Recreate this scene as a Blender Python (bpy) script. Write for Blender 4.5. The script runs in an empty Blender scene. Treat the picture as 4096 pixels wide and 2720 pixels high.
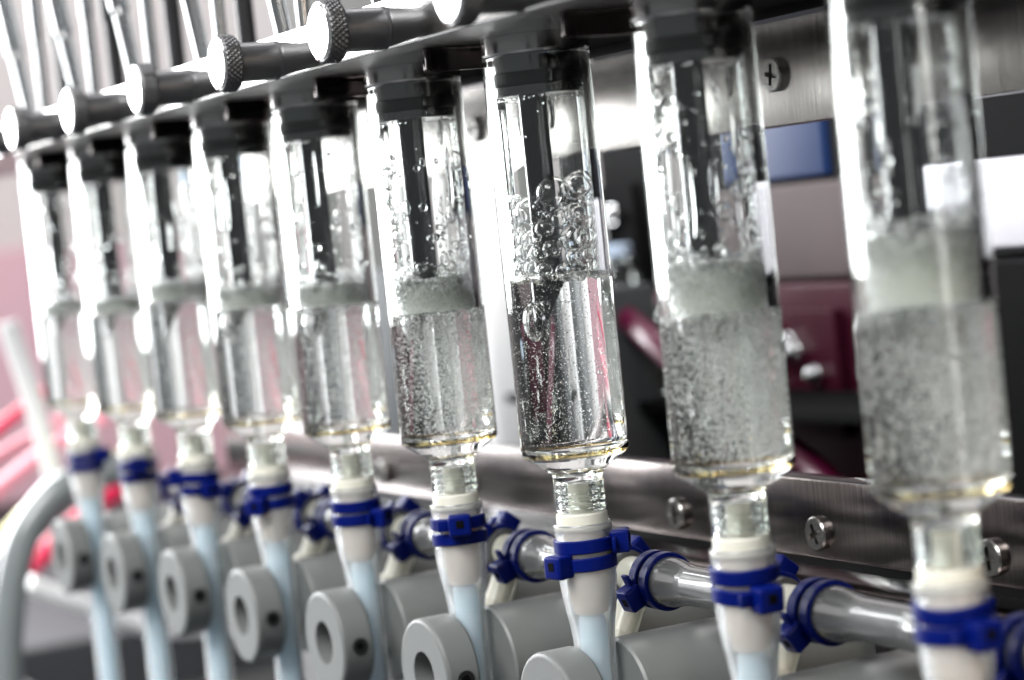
import bpy, bmesh, math, random
import numpy as np
from mathutils import Matrix, Vector

# ------------------------------------------------------------------ camera, world, lamps, exposure
S = bpy.context.scene
COL = S.collection
R_ = math.radians
PITCH = 54.67          # millimetres between neighbouring syringes
MM = 0.001

cam_d = bpy.data.cameras.new("camera")
cam = bpy.data.objects.new("camera", cam_d); COL.objects.link(cam)
CP = Vector((0.36858, -0.19572, 0.04535))
CF = Vector((-0.89237, 0.44795, -0.05495)).normalized()
CR = Vector((0.45130, 0.88658, -0.10153)); CR = (CR - CF * CR.dot(CF)).normalized()
CU = CR.cross(CF)
cam.matrix_world = Matrix(((CR.x, CU.x, -CF.x, CP.x), (CR.y, CU.y, -CF.y, CP.y), (CR.z, CU.z, -CF.z, CP.z), (0, 0, 0, 1)))
cam_d.sensor_width = 36.0; cam_d.lens = 79.5
cam_d.clip_start = 0.01; cam_d.clip_end = 50
cam_d.dof.use_dof = True; cam_d.dof.focus_distance = 0.428; cam_d.dof.aperture_fstop = 14.0
cam_d.dof.aperture_blades = 0
S.camera = cam

W = bpy.data.worlds.new("World"); S.world = W; W.use_nodes = True
W.node_tree.nodes["Background"].inputs[0].default_value = (0.93, 0.98, 1.0, 1)
W.node_tree.nodes["Background"].inputs[1].default_value = 0.14

def area_lamp(name, loc, target, sx, sy, radiance, col=(1, 1, 1)):
    d = bpy.data.lights.new(name, 'AREA'); d.shape = 'RECTANGLE'; d.size = sx; d.size_y = sy
    d.energy = radiance * math.pi * sx * sy; d.color = col
    o = bpy.data.objects.new(name, d); COL.objects.link(o)
    o.location = loc
    o.rotation_euler = (Vector(target) - Vector(loc)).to_track_quat('-Z', 'Y').to_euler()
    return o
area_lamp("window_light", (-1.18, -0.25, 0.40), (0, 0, 0.40), 0.70, 0.84, 15.0, (0.97, 0.99, 1.0))
area_lamp("rail_fill_light", (-0.72, -0.95, 0.50), (0, 0, 0.05), 0.60, 0.60, 1.6, (1.0, 0.98, 0.97))  # added fill lamp, lifts the right part of the upper rail
area_lamp("wall_fill_light", (-0.75, 0.75, 1.3), (-1.6, 0.5, 0.0), 0.9, 0.6, 7.0, (1.0, 0.97, 0.97))  # added lamp out of view that brightens the wall
area_lamp("overhead_fill_light", (-0.1, -0.25, 0.9), (0, 0.02, 0), 0.35, 0.35, 5.0)  # added weak overhead fill for the upper surfaces
area_lamp("front_fill_light", (0.34, -0.76, 0.88), (0, 0, 0.02), 0.75, 0.60, 14.5, (1.0, 1.0, 0.98))  # added camera-side fill that brightens foam, liquid and tubes
area_lamp("strip_light", (1.0, 0.03, 0.12), (0, 0, 0.05), 0.07, 0.75, 9.0, (1.0, 0.98, 0.95))
area_lamp("warm_lamp", (0.62, 0.02, 0.22), (0, 0, 0), 0.10, 0.10, 14.0, (1.0, 0.72, 0.45))

S.view_settings.view_transform = 'Standard'; S.view_settings.look = 'None'
S.view_settings.exposure = 0.5; S.view_settings.gamma = 1.0; S.view_settings.use_curve_mapping = False
S.render.engine = 'CYCLES'
cy = S.cycles
cy.max_bounces = 40; cy.transmission_bounces = 36; cy.glossy_bounces = 10; cy.diffuse_bounces = 24
cy.transparent_max_bounces = 16; cy.volume_bounces = 1
cy.sample_clamp_indirect = 12.0; cy.blur_glossy = 0.3
cy.caustics_reflective = True; cy.caustics_refractive = True
cy.use_denoising = True
cy.use_adaptive_sampling = True; cy.adaptive_threshold = 0.015

# ------------------------------------------------------------------ materials
MATS = {}
def new_mat(name):
    m = bpy.data.materials.new(name); m.use_nodes = True; m.node_tree.nodes.clear()
    MATS[name] = m
    nt = m.node_tree
    out = nt.nodes.new("ShaderNodeOutputMaterial")
    return m, nt, out
def glass(name, ior, col=(1, 1, 1), rough=0.0):
    m, nt, out = new_mat(name)
    g = nt.nodes.new("ShaderNodeBsdfGlass"); g.inputs["Color"].default_value = (*col, 1)
    g.inputs["IOR"].default_value = ior; g.inputs["Roughness"].default_value = rough
    nt.links.new(g.outputs[0], out.inputs[0]); return m
def pbr(name, col, rough=0.4, metal=0.0, trans=0.0, sss=0.0, coat=0.0, ior=1.45, var=0.0, vscale=60.0, bump=0.0, bscale=(400, 400, 400), sss_r=(1, 1, 1), sss_s=0.003, rvar=0.0, spec=0.5, streak=None):
    m, nt, out = new_mat(name)
    b = nt.nodes.new("ShaderNodeBsdfPrincipled"); L = nt.links.new
    b.inputs["Base Color"].default_value = (*col, 1); b.inputs["Roughness"].default_value = rough
    b.inputs["Metallic"].default_value = metal; b.inputs["Transmission Weight"].default_value = trans
    b.inputs["Subsurface Weight"].default_value = sss; b.inputs["Subsurface Radius"].default_value = sss_r
    b.inputs["Subsurface Scale"].default_value = sss_s
    b.inputs["Coat Weight"].default_value = coat; b.inputs["IOR"].default_value = ior
    b.inputs["Specular IOR Level"].default_value = spec
    tc = nt.nodes.new("ShaderNodeTexCoord")
    if var or rvar:
        n = nt.nodes.new("ShaderNodeTexNoise"); n.inputs["Scale"].default_value = vscale; n.inputs["Detail"].default_value = 6
        L(tc.outputs["Object"], n.inputs["Vector"])
        if var:
            mx = nt.nodes.new("ShaderNodeMix"); mx.data_type = 'RGBA'
            mx.inputs[6].default_value = (*[c * (1 - var) for c in col], 1); mx.inputs[7].default_value = (*[min(1, c * (1 + var)) for c in col], 1)
            L(n.outputs["Fac"], mx.inputs[0]); L(mx.outputs[2], b.inputs["Base Color"])
        if rvar:
            mr = nt.nodes.new("ShaderNodeMapRange"); mr.inputs[3].default_value = max(0.02, rough - rvar); mr.inputs[4].default_value = rough + rvar
            L(n.outputs["Fac"], mr.inputs[0]); L(mr.outputs[0], b.inputs["Roughness"])
    if streak:
        mp = nt.nodes.new("ShaderNodeMapping"); mp.inputs["Scale"].default_value = streak[0]
        n3 = nt.nodes.new("ShaderNodeTexNoise"); n3.inputs["Scale"].default_value = 1.0; n3.inputs["Detail"].default_value = 2; n3.inputs["Roughness"].default_value = 0.5
        r3 = nt.nodes.new("ShaderNodeMapRange"); r3.inputs[1].default_value = 0.3; r3.inputs[2].default_value = 0.7; r3.inputs[3].default_value = 1 - streak[1]; r3.inputs[4].default_value = 1 + streak[1] * 0.5
        v3 = nt.nodes.new("ShaderNodeVectorMath"); v3.operation = 'SCALE'; v3.inputs[0].default_value = col
        L(tc.outputs["Object"], mp.inputs["Vector"]); L(mp.outputs[0], n3.inputs["Vector"]); L(n3.outputs["Fac"], r3.inputs[0]); L(r3.outputs[0], v3.inputs["Scale"]); L(v3.outputs[0], b.inputs["Base Color"])
    if bump:
        mp = nt.nodes.new("ShaderNodeMapping"); mp.inputs["Scale"].default_value = bscale
        n2 = nt.nodes.new("ShaderNodeTexNoise"); n2.inputs["Scale"].default_value = 1.0; n2.inputs["Detail"].default_value = 4
        bp = nt.nodes.new("ShaderNodeBump"); bp.inputs["Strength"].default_value = bump; bp.inputs["Distance"].default_value = 0.0002
        L(tc.outputs["Object"], mp.inputs["Vector"]); L(mp.outputs[0], n2.inputs["Vector"]); L(n2.outputs["Fac"], bp.inputs["Height"])
        L(bp.outputs[0], b.inputs["Normal"])
    L(b.outputs[0], out.inputs[0]); return m

NG, NL = 1.47, 1.333
glass("clear_glass", NG, (0.985, 0.995, 0.99))
glass("glass_to_liquid", NL / NG, (1, 1, 1))
glass("liquid_surface", NL, (0.99, 1.0, 0.99))
glass("bubble_air", 1 / NL, (1, 1, 1))
glass("film", NL, (1, 1, 1))
glass("amber_tint", 1.04, (0.92, 0.82, 0.58))
glass("smoked_acrylic", 1.49, (0.22, 0.20, 0.20))
# milky micro bubbles: part clear air, part white scatter
m, nt, out = new_mat("micro_bubble")
g = nt.nodes.new("ShaderNodeBsdfGlass"); g.inputs["IOR"].default_value = 1 / NL; g.inputs["Roughness"].default_value = 0.0
t = nt.nodes.new("ShaderNodeBsdfTranslucent"); t.inputs["Color"].default_value = (0.99, 1.0, 0.98, 1)
d = nt.nodes.new("ShaderNodeBsdfDiffuse"); d.inputs["Color"].default_value = (0.99, 1.0, 0.98, 1)
a1 = nt.nodes.new("ShaderNodeMixShader"); a1.inputs[0].default_value = 0.5
a2 = nt.nodes.new("ShaderNodeMixShader"); a2.inputs[0].default_value = 0.8
nt.links.new(t.outputs[0], a1.inputs[1]); nt.links.new(d.outputs[0], a1.inputs[2])
nt.links.new(g.outputs[0], a2.inputs[1]); nt.links.new(a1.outputs[0], a2.inputs[2]); nt.links.new(a2.outputs[0], out.inputs[0])
# foam core: dense froth
pbr("froth", (0.70, 0.72, 0.65), 0.5, sss=1.0, sss_s=0.006, sss_r=(1, 1, 0.93), ior=1.2, bump=1.0, bscale=(1100, 1100, 1100))

pbr("polished_steel", (0.62, 0.61, 0.60), 0.13, 1.0, bump=0.10, bscale=(40, 3000, 3000), rvar=0.05)
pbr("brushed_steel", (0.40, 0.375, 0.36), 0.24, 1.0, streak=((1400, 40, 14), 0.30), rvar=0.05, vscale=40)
pbr("brushed_low_shaded", (0.20, 0.175, 0.17), 0.17, 1.0, streak=((1400, 40, 14), 0.35), rvar=0.05, vscale=40)  # same steel as the upper rail, dark reflections put into its colour
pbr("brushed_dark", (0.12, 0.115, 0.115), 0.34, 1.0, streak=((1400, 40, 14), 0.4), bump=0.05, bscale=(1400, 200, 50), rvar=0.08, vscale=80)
pbr("chrome", (0.80, 0.80, 0.81), 0.14, 1.0, rvar=0.03, vscale=300)
pbr("rod_chrome", (0.55, 0.56, 0.57), 0.20, 1.0, rvar=0.05, vscale=200)
pbr("plug_steel", (0.17, 0.17, 0.17), 0.16, 1.0)
pbr("nozzle_steel", (0.085, 0.085, 0.087), 0.10, 1.0, rvar=0.03, vscale=300)
pbr("satin_steel", (0.66, 0.65, 0.64), 0.33, 1.0, streak=((30, 1400, 1400), 0.2))
pbr("cap_steel", (0.42, 0.415, 0.41), 0.16, 1.0, bump=0.1, bscale=(900, 900, 100))
pbr("knob_face", (0.93, 0.93, 0.92), 0.12, 1.0)
pbr("gunmetal", (0.10, 0.10, 0.105), 0.36, 0.85, rvar=0.1, vscale=500, bump=0.1, bscale=(3000, 3000, 200))
pbr("screw_steel", (0.30, 0.29, 0.28), 0.26, 1.0, bump=0.2, bscale=(1500, 1500, 1500))
pbr("black_rubber", (0.012, 0.012, 0.013), 0.35)
pbr("black_metal", (0.02, 0.02, 0.022), 0.3, 0.3, rvar=0.08, vscale=200)
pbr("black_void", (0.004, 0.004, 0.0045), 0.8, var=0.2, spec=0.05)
pbr("wine_enamel", (0.035, 0.004, 0.012), 0.5, var=0.3, vscale=40, spec=0.1)
pbr("slate", (0.06, 0.065, 0.07), 0.6, var=0.2, vscale=30, spec=0.1)
pbr("pink_grey", (0.075, 0.058, 0.06), 0.6, spec=0.1, var=0.25, vscale=30)
pbr("grey_plastic", (0.125, 0.132, 0.13), 0.42, var=0.05, vscale=200, bump=0.08, bscale=(1800, 1800, 1800), sss=0.1)
pbr("blue_nylon", (0.0005, 0.0055, 0.10), 0.34, spec=0.16, bump=0.06, bscale=(1200, 1200, 1200))
pbr("silicone", (0.95, 0.975, 0.99), 0.2, trans=0.86, sss=0.3, ior=1.41, sss_r=(0.7, 0.9, 1.0), sss_s=0.004, bump=0.03, bscale=(500, 500, 150))
pbr("tube_water", (0.66, 0.81, 0.92), 0.3, sss=0.8, sss_s=0.006)
pbr("warm_plastic", (0.84, 0.73, 0.63), 0.35, sss=0.5, sss_s=0.003, trans=0.1)
pbr("cream_plastic", (0.74, 0.72, 0.63), 0.35, sss=0.5, sss_s=0.003, trans=0.15)
pbr("grey_hose", (0.10, 0.103, 0.106), 0.2, 0.0, coat=0.5, trans=0.2, rvar=0.06, vscale=250, bump=0.06, bscale=(500, 500, 500))
pbr("translucent_plastic", (0.72, 0.71, 0.62), 0.28, trans=0.35, sss=0.4, sss_s=0.003)
pbr("wall_paint", (0.74, 0.70, 0.70), 0.7, var=0.04, vscale=3)
pbr("pink_panel", (0.74, 0.47, 0.54), 0.6, var=0.1, vscale=8)
pbr("grey_cabinet", (0.30, 0.305, 0.30), 0.5, var=0.05, vscale=8)
pbr("dark_table", (0.035, 0.037, 0.042), 0.5, var=0.1, vscale=30)
pbr("red_hose", (0.72, 0.01, 0.08), 0.25, sss=0.2)
pbr("pink_hose", (0.90, 0.42, 0.50), 0.3, sss=0.2)
pbr("magenta_hose", (0.08, 0.002, 0.025), 0.35, coat=0.1)
pbr("pale_hose", (0.86, 0.86, 0.88), 0.3, sss=0.2)
pbr("yellow_hose", (0.85, 0.80, 0.35), 0.3, sss=0.2)
pbr("orange_skin", (0.75, 0.38, 0.26), 0.4)
pbr("conduit_grey", (0.20, 0.22, 0.225), 0.25, coat=0.4)
pbr("white_enamel", (0.86, 0.86, 0.88), 0.3, var=0.03, vscale=40)
pbr("lilac_enamel", (0.50, 0.49, 0.54), 0.4, var=0.05, vscale=40)
pbr("navy_plastic", (0.006, 0.022, 0.085), 0.5, spec=0.2)
pbr("pale_blue", (0.45, 0.55, 0.70), 0.4)

# ------------------------------------------------------------------ mesh helpers (millimetres in, metres out)
class G:
    def __init__(s): s.v = []; s.f = []; s.m = []
    def lathe(s, prof, n=48, mat=0, mats=None, close=False):
        rings = []; P, Q = [], []                       # support rings keep long walls flat-shaded up to their bevels
        pp = list(prof) + ([prof[0]] if close else [])
        for i in range(len(pp) - 1):
            (r0, z0), (r1, z1) = pp[i], pp[i + 1]; d = math.hypot(r1 - r0, z1 - z0); mm = mats[i] if mats else mat
            P.append((r0, z0)); Q.append(mm)
            if d > 1.2:
                for u in (0.12 / d, 1 - 0.12 / d):
                    q = (r0 + (r1 - r0) * u, z0 + (z1 - z0) * u)
                    P.append(q); Q.append(mm)
        if not close: P.append(pp[-1])
        prof = P; mats = Q
        for r, z in prof:
            if r < 1e-6:
                s.v.append((0, 0, z)); rings.append([len(s.v) - 1])
            else:
                b = len(s.v)
                for j in range(n):
                    a = 2 * math.pi * j / n; s.v.append((r * math.cos(a), r * math.sin(a), z))
                rings.append(list(range(b, b + n)))
        seq = list(range(len(prof))) + ([0] if close else [])
        for q in range(len(seq) - 1):
            A, B = rings[seq[q]], rings[seq[q + 1]]; mm = mats[q] if mats else mat
            for j in range(n):
                k = (j + 1) % n
                if len(A) == 1 and len(B) == 1: continue
                if len(A) == 1: s.f.append((A[0], B[j], B[k]))
                elif len(B) == 1: s.f.append((A[j], B[0], A[k]))
                else: s.f.append((A[j], B[j], B[k], A[k]))
                s.m.append(mm)
        return s
    def box(s, x0, x1, y0, y1, z0, z1, mat=0):
        b = len(s.v)
        s.v += [(x0, y0, z0), (x1, y0, z0), (x1, y1, z0), (x0, y1, z0), (x0, y0, z1), (x1, y0, z1), (x1, y1, z1), (x0, y1, z1)]
        for q in ((0, 3, 2, 1), (4, 5, 6, 7), (0, 1, 5, 4), (1, 2, 6, 5), (2, 3, 7, 6), (3, 0, 4, 7)):
            s.f.append(tuple(b + i for i in q)); s.m.append(mat)
        return s
    def tube(s, pts, rad, n=20, cap=True, mat=0):
        pts = [Vector(p) for p in pts]; N = len(pts)
        rad = rad if isinstance(rad, (list, tuple)) else [rad] * N
        up = Vector((0.13, 0.31, 0.94)); b = len(s.v); u = None
        for i, p in enumerate(pts):
            t = (pts[min(i + 1, N - 1)] - pts[max(i - 1, 0)]).normalized()
            u = (up - t * up.dot(t)).normalized() if u is None else (u - t * u.dot(t)).normalized()
            w = t.cross(u)
            for j in range(n):
                a = 2 * math.pi * j / n; q = p + (u * math.cos(a) + w * math.sin(a)) * rad[i]; s.v.append(tuple(q))
        for i in range(N - 1):
            for j in range(n):
                k = (j + 1) % n; s.f.append((b + i * n + j, b + i * n + k, b + (i + 1) * n + k, b + (i + 1) * n + j)); s.m.append(mat)
        if cap:
            s.f.append(tuple(b + j for j in reversed(range(n)))); s.m.append(mat)
            s.f.append(tuple(b + (N - 1) * n + j for j in range(n))); s.m.append(mat)
        return s
    def xf(s, M):
        s.v = [tuple(M @ Vector(p)) for p in s.v]; return s
    def mesh(s, name, mats, smooth=True, bevel=0.0, seg=2, sharp=40, fix=False):
        me = bpy.data.meshes.new(name)
        me.from_pydata([(x * MM, y * MM, z * MM) for x, y, z in s.v], [], s.f)
        for q in (mats if isinstance(mats, (list, tuple)) else [mats]): me.materials.append(MATS[q])
        me.polygons.foreach_set("material_index", s.m)
        if bevel or fix:
            bm = bmesh.new(); bm.from_mesh(me)
            if fix: bmesh.ops.recalc_face_normals(bm, faces=bm.faces)
            if bevel:
                ed = [e for e in bm.edges if len(e.link_faces) == 2 and e.calc_face_angle(0) > R_(50)]
                bmesh.ops.bevel(bm, geom=ed, offset=bevel * MM, segments=seg, profile=0.6, affect='EDGES', clamp_overlap=True)
            bm.to_mesh(me); bm.free()
        if smooth:
            me.polygons.foreach_set("use_smooth", [True] * len(me.polygons))
            me.set_sharp_from_angle(angle=R_(sharp))
        me.update(); return me

def link(name, me, parent=None, loc=(0, 0, 0), rot=(0, 0, 0), label=None, kind=None):
    o = bpy.data.objects.new(name, me); COL.objects.link(o)
    o.location = loc; o.rotation_euler = rot
    if parent is not None: o.parent = parent
    if label: o["label"] = label
    if kind: o["kind"] = kind
    return o
def thing(name, label, cat, loc=(0, 0, 0), rot=(0, 0, 0), group=None):
    o = bpy.data.objects.new(name, None); COL.objects.link(o); o.empty_display_size = 0.01
    o.location = loc; o.rotation_euler = rot; o["label"] = label; o["category"] = cat
    if group: o["group"] = group
    return o
def single(name, me, label, cat, loc=(0, 0, 0), rot=(0, 0, 0), group=None):
    o = link(name, me, None, loc, rot); o["label"] = label; o["category"] = cat
    if group: o["group"] = group
    return o
def structure(name, me, loc=(0, 0, 0)):
    o = link(name, me, None, loc); o["kind"] = "structure"; return o

def ico(sub):
    bm = bmesh.new(); bmesh.ops.create_icosphere(bm, subdivisions=sub, radius=1.0)
    v = np.array([p.co[:] for p in bm.verts]); f = np.array([[q.index for q in t.verts] for t in bm.faces]); bm.free()
    return v, f
ICO = {k: ico(k) for k in (1, 2, 3, 4)}
ICO[0] = (np.array([(1, 0, 0), (0, 1, 0), (-1, 0, 0), (0, -1, 0), (0, 0, 1), (0, 0, -1)], float), np.array([(0, 1, 4), (1, 2, 4), (2, 3, 4), (3, 0, 4), (1, 0, 5), (2, 1, 5), (3, 2, 5), (0, 3, 5)]))
def spheres_mesh(name, groups, mats):
    """groups: list of (centres Nx3, radii Nx3 or N, subdivision, material index); millimetres"""
    V, F, Mi = [], [], []; base = 0
    for c, r, sub, mi in groups:
        c = np.asarray(c, float)
        if len(c) == 0: continue
        r = np.asarray(r, float); r = r[:, None] if r.ndim == 1 else r
        v0, f0 = ICO[sub]
        v = c[:, None, :] + v0[None] * r[:, None, :]
        f = f0[None] + (np.arange(len(c)) * len(v0))[:, None, None] + base
        V.append(v.reshape(-1, 3)); F.append(f.reshape(-1, 3)); Mi.append(np.full(len(c) * len(f0), mi)); base += len(c) * len(v0)
    V = np.concatenate(V) * MM; F = np.concatenate(F); Mi = np.concatenate(Mi)
    me = bpy.data.meshes.new(name)
    me.vertices.add(len(V)); me.vertices.foreach_set("co", V.ravel())
    me.loops.add(F.size); me.loops.foreach_set("vertex_index", F.ravel().astype(np.int32))
    me.polygons.add(len(F)); me.polygons.foreach_set("loop_start", np.arange(0, F.size, 3, dtype=np.int32))
    for q in mats: me.materials.append(MATS[q])
    me.update(calc_edges=True)
    me.polygons.foreach_set("material_index", Mi.astype(np.int32)); me.polygons.foreach_set("use_smooth", np.ones(len(F), bool))
    me.validate(); return me

ORD = ["", "first", "second", "third", "fourth", "fifth", "sixth", "seventh", "eighth", "ninth", "tenth"]
def bx(k): return (k - 7) * PITCH
FH = Vector((CF.x, CF.y, 0)).normalized(); RH = Vector((-FH.y, FH.x, 0)) * -1
def facing(deg):
    """horizontal unit vector; 0 points at the viewer, + turns to the right of the picture"""
    a = R_(deg); return -FH * math.cos(a) + RH * math.sin(a)
THR = math.atan2(RH.y, RH.x); THF = math.atan2(-FH.y, -FH.x)

# ------------------------------------------------------------------ setting: wall, table, machine back
structure("wall", G().box(-1640, -1600, -2600, 2600, -1400, 1700).mesh("wall", "wall_paint", False))
structure("table", G().box(-1590, -805, -500, 1100, -190, -155).mesh("table", "dark_table", False, bevel=3))

structure("unseen_bench", G().box(-800, 700, -900, 62, -165, -150).mesh("unseen_bench", "dark_table", False, bevel=3))  # unseen slab, added to darken what the lower rail reflects
# upper mounting rail, lower mounting rail with their screws
def screw_meshes():
    R, h, d = 3.5, 1.5, 1.1
    head = G()
    # cross outline
    a, b = 0.52, 2.15
    cross = [(a, a), (a, b), (-a, b), (-a, a), (-b, a), (-b, -a), (-a, -a), (-a, -b), (a, -b), (a, -a), (b, -a), (b, a)]
    bm = bmesh.new(); n = 40
    def ring(pts, z): 
        return [bm.verts.new((x, y, z)) for x, y in pts]
    circ = lambda r: [(r * math.cos(2 * math.pi * i / n), r * math.sin(2 * math.pi * i / n)) for i in range(n)]
    r0, r1, r2 = ring(circ(R), 0), ring(circ(R), h - 0.35), ring(circ(R - 0.32), h)
    for A, B in ((r0, r1), (r1, r2)):
        for i in range(n): bm.faces.new((A[i], A[(i + 1) % n], B[(i + 1) % n], B[i]))
    c1, c0 = ring(cross, h), ring([(x * 0.85, y * 0.85) for x, y in cross], h - d)
    m = len(cross)
    for i in range(m): bm.faces.new((c1[i], c1[(i + 1) % m], c0[(i + 1) % m], c0[i]))
    bm.faces.new(list(c0))
    ed = [bm.edges.get((r2[i], r2[(i + 1) % n])) for i in range(n)] + [bm.edges.get((c1[i], c1[(i + 1) % m])) for i in range(m)]
    bmesh.ops.triangle_fill(bm, use_beauty=True, use_dissolve=False, edges=ed)
    bmesh.ops.recalc_face_normals(bm, faces=bm.faces)
    bmesh.ops.scale(bm, vec=(MM, MM, MM), verts=bm.verts)
    me = bpy.data.meshes.new("screw"); bm.to_mesh(me); bm.free(); me.materials.append(MATS["screw_steel"])
    me.polygons.foreach_set("use_smooth", [True] * len(me.polygons)); me.set_sharp_from_angle(angle=R_(30))
    return me
screw_me = screw_meshes()
rng = random.Random(5)
low = thing("mounting_rail", "lower brushed steel rail with cross head screws behind the blue tied hose", "rail", (0, 0.0577, -0.0215))
link("rail_bar", G().box(-360, 260, 0, 6, -8, 8).mesh("rail_low", "brushed_low_shaded", True, bevel=0.4), low)
link("shelf_lip", G().box(-360, 260, -7, 6, -13.6, -11.4).mesh("shelf_lip", "brushed_low_shaded", True, bevel=0.3), low)
for i in range(-4, 4):
    sc = link("screw", screw_me, low, ((-62.4 + (i + 1) * 54.4) * MM, 0, -0.0028), (R_(90), 0, 0)); sc.rotation_euler = (R_(90), R_(rng.uniform(0, 90)), 0)
upp = thing("mounting_rail", "upper brushed steel rail with cross head screws behind the syringe tops", "rail", (0, 0.0577, 0.0675))
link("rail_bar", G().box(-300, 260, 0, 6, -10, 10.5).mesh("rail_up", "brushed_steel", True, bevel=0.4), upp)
link("top_flange", G().box(-300, 260, -14, 6, 11.5, 13.5).mesh("top_flange", "polished_steel", True, bevel=0.3), upp)
for i in range(-3, 4):
    link("screw", screw_me, upp, ((-8.1 + i * 45.4) * MM, 0, 0.0002), (R_(90), R_(rng.uniform(0, 90)), 0))
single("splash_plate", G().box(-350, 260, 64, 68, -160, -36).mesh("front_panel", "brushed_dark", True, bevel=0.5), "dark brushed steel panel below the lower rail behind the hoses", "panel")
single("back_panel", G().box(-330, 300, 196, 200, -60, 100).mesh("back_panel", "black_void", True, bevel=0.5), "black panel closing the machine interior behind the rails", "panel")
single("back_panel", G().box(-640, -331, 190, 194, -60, 28).mesh("back_panel_low", "slate", True, bevel=0.5), "low slate panel behind the fourth to sixth syringes", "panel")
single("machine_deck", G().box(-285, 300, 64.5, 196, -62, -58).mesh("deck", "black_void", True, bevel=0.5), "black deck inside the machine under the magenta hoses", "deck")

# ------------------------------------------------------------------ clamp rail with knobs
rail = thing("clamp_rail", "long polished steel clamp rail across the top carrying the syringes", "rail", (0, 0, 0.0777))
rb = G().box(-520, 260, -25, 16, 0, 8.9)
rb.m[0] = 1
link("rail_bar", rb.mesh("clamp_rail", ["polished_steel", "satin_steel"], True, bevel=0.45, seg=3), rail)

def knob_mesh():
    g = G(); n, nz = 216, 22; z0, z1 = 8.9, 12.5
    tri = lambda u: abs((u % 1.0) * 2 - 1)
    prof = []
    b = len(g.v)
    for i in range(nz + 1):
        z = z0 + (z1 - z0) * i / nz
        edge = min(1, min(i, nz - i) / 2.5)
        for j in range(n):
            a = j / n
            hgt = min(tri(a * 34 + (z - z0) * 0.75), tri(a * 34 - (z - z0) * 0.75))
            r = 5.25 + 0.18 * edge + 0.75 * hgt * edge * 0.62
            g.v.append((r * math.cos(2 * math.pi * a), r * math.sin(2 * math.pi * a), z))
    for i in range(nz):
        for j in range(n):
            k = (j + 1) % n; g.f.append((b + i * n + j, b + i * n + k, b + (i + 1) * n + k, b + (i + 1) * n + j)); g.m.append(0)
    g.f.append(tuple(b + j for j in reversed(range(n)))); g.m.append(0)
    g.f.append(tuple(b + nz * n + j for j in range(n))); g.m.append(0)
    return g.mesh("knurled_head", "gunmetal", True, sharp=60)
knob_me = knob_mesh()
stem_me = G().lathe([(0, 9.0), (3.95, 9.0), (3.95, 0.4), (4.1, 0.05), (0, 0.05)], 48).mesh("stem", "gunmetal")
face_me = G().lathe([(0, 12.95), (4.75, 12.95), (5.35, 12.6), (5.35, 12.45), (0, 12.45)], 64).mesh("knob_face", "knob_face", sharp=25)
kn = ["far left, cut off by the picture's edge", "leftmost whole knob, above the first syringe", "second whole knob from the left", "third whole knob from the left", "second from the right of the fully visible knobs", "largest fully visible knob", "cut off at the top edge of the picture"]
for k in range(0, 7):
    t = thing("thumb_screw", "black knurled knob with bright steel face, " + kn[k], "knob", (-0.2842 + k * PITCH * MM, -0.025, 0.0816), (R_(90), 0, 0), "knobs along the clamp rail")
    link("stem", stem_me, t); link("knurled_head", knob_me, t); link("end_face", face_me, t)

# dividers under the rail
div_me = G().box(-3, 0, -16, 14, -4.4, -0.05).mesh("divider", "smoked_acrylic", True, bevel=0.5, seg=3)
for k in range(2, 10):
    single("divider_plate", div_me, "dark glossy divider under the clamp rail, left of the %s syringe's cap" % ORD[k], "divider", ((bx(k) - 12) * MM, 0, 0.0777), group="dividers under the clamp rail")
single("rear_bar", G().box(-345, 260, 24.5, 38, -1.5, 9).mesh("rear_bar", "black_void", True, bevel=0.6), "black bar running behind the syringe caps under the rail", "bar", (0, 0, 0.0777))

# rods above the rail
rod_me = G().lathe([(0, 75), (2.7, 75), (2.7, 33), (2.1, 31.5), (1.8, 8.6), (0, 8.6)], 40).mesh("leaning_rod", "rod_chrome", sharp=30)
pin_me = G().lathe([(0, 75), (1.9, 75), (1.9, 38), (1.6, 37), (1.5, 8.9), (0, 8.9)], 32).mesh("upright_rod", "rod_chrome", sharp=30)
blk_me = G().lathe([(0, 75), (2.9, 75), (2.9, 36), (2.3, 35), (2.3, 8.9), (0, 8.9)], 32).mesh("black_rod", "black_metal")
for k in range(1, 7):
    t = thing("actuator_rod", "pair of chrome rods and a black rod standing on the rail above the %s syringe" % ORD[k], "rod", (bx(k) * MM, 0, 0.0777), group="rods above the clamp rail")
    link("leaning_rod", rod_me, t, (0, -0.0035, 0.0004), (R_(7), 0, 0)); link("upright_rod", pin_me, t, (0.002, -0.0008, 0)); link("black_rod", blk_me, t, (0, 0.0068, 0))

# ------------------------------------------------------------------ syringes, nozzles
RI, RO, TOP = 8.2, 10.0, 74.1
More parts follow.
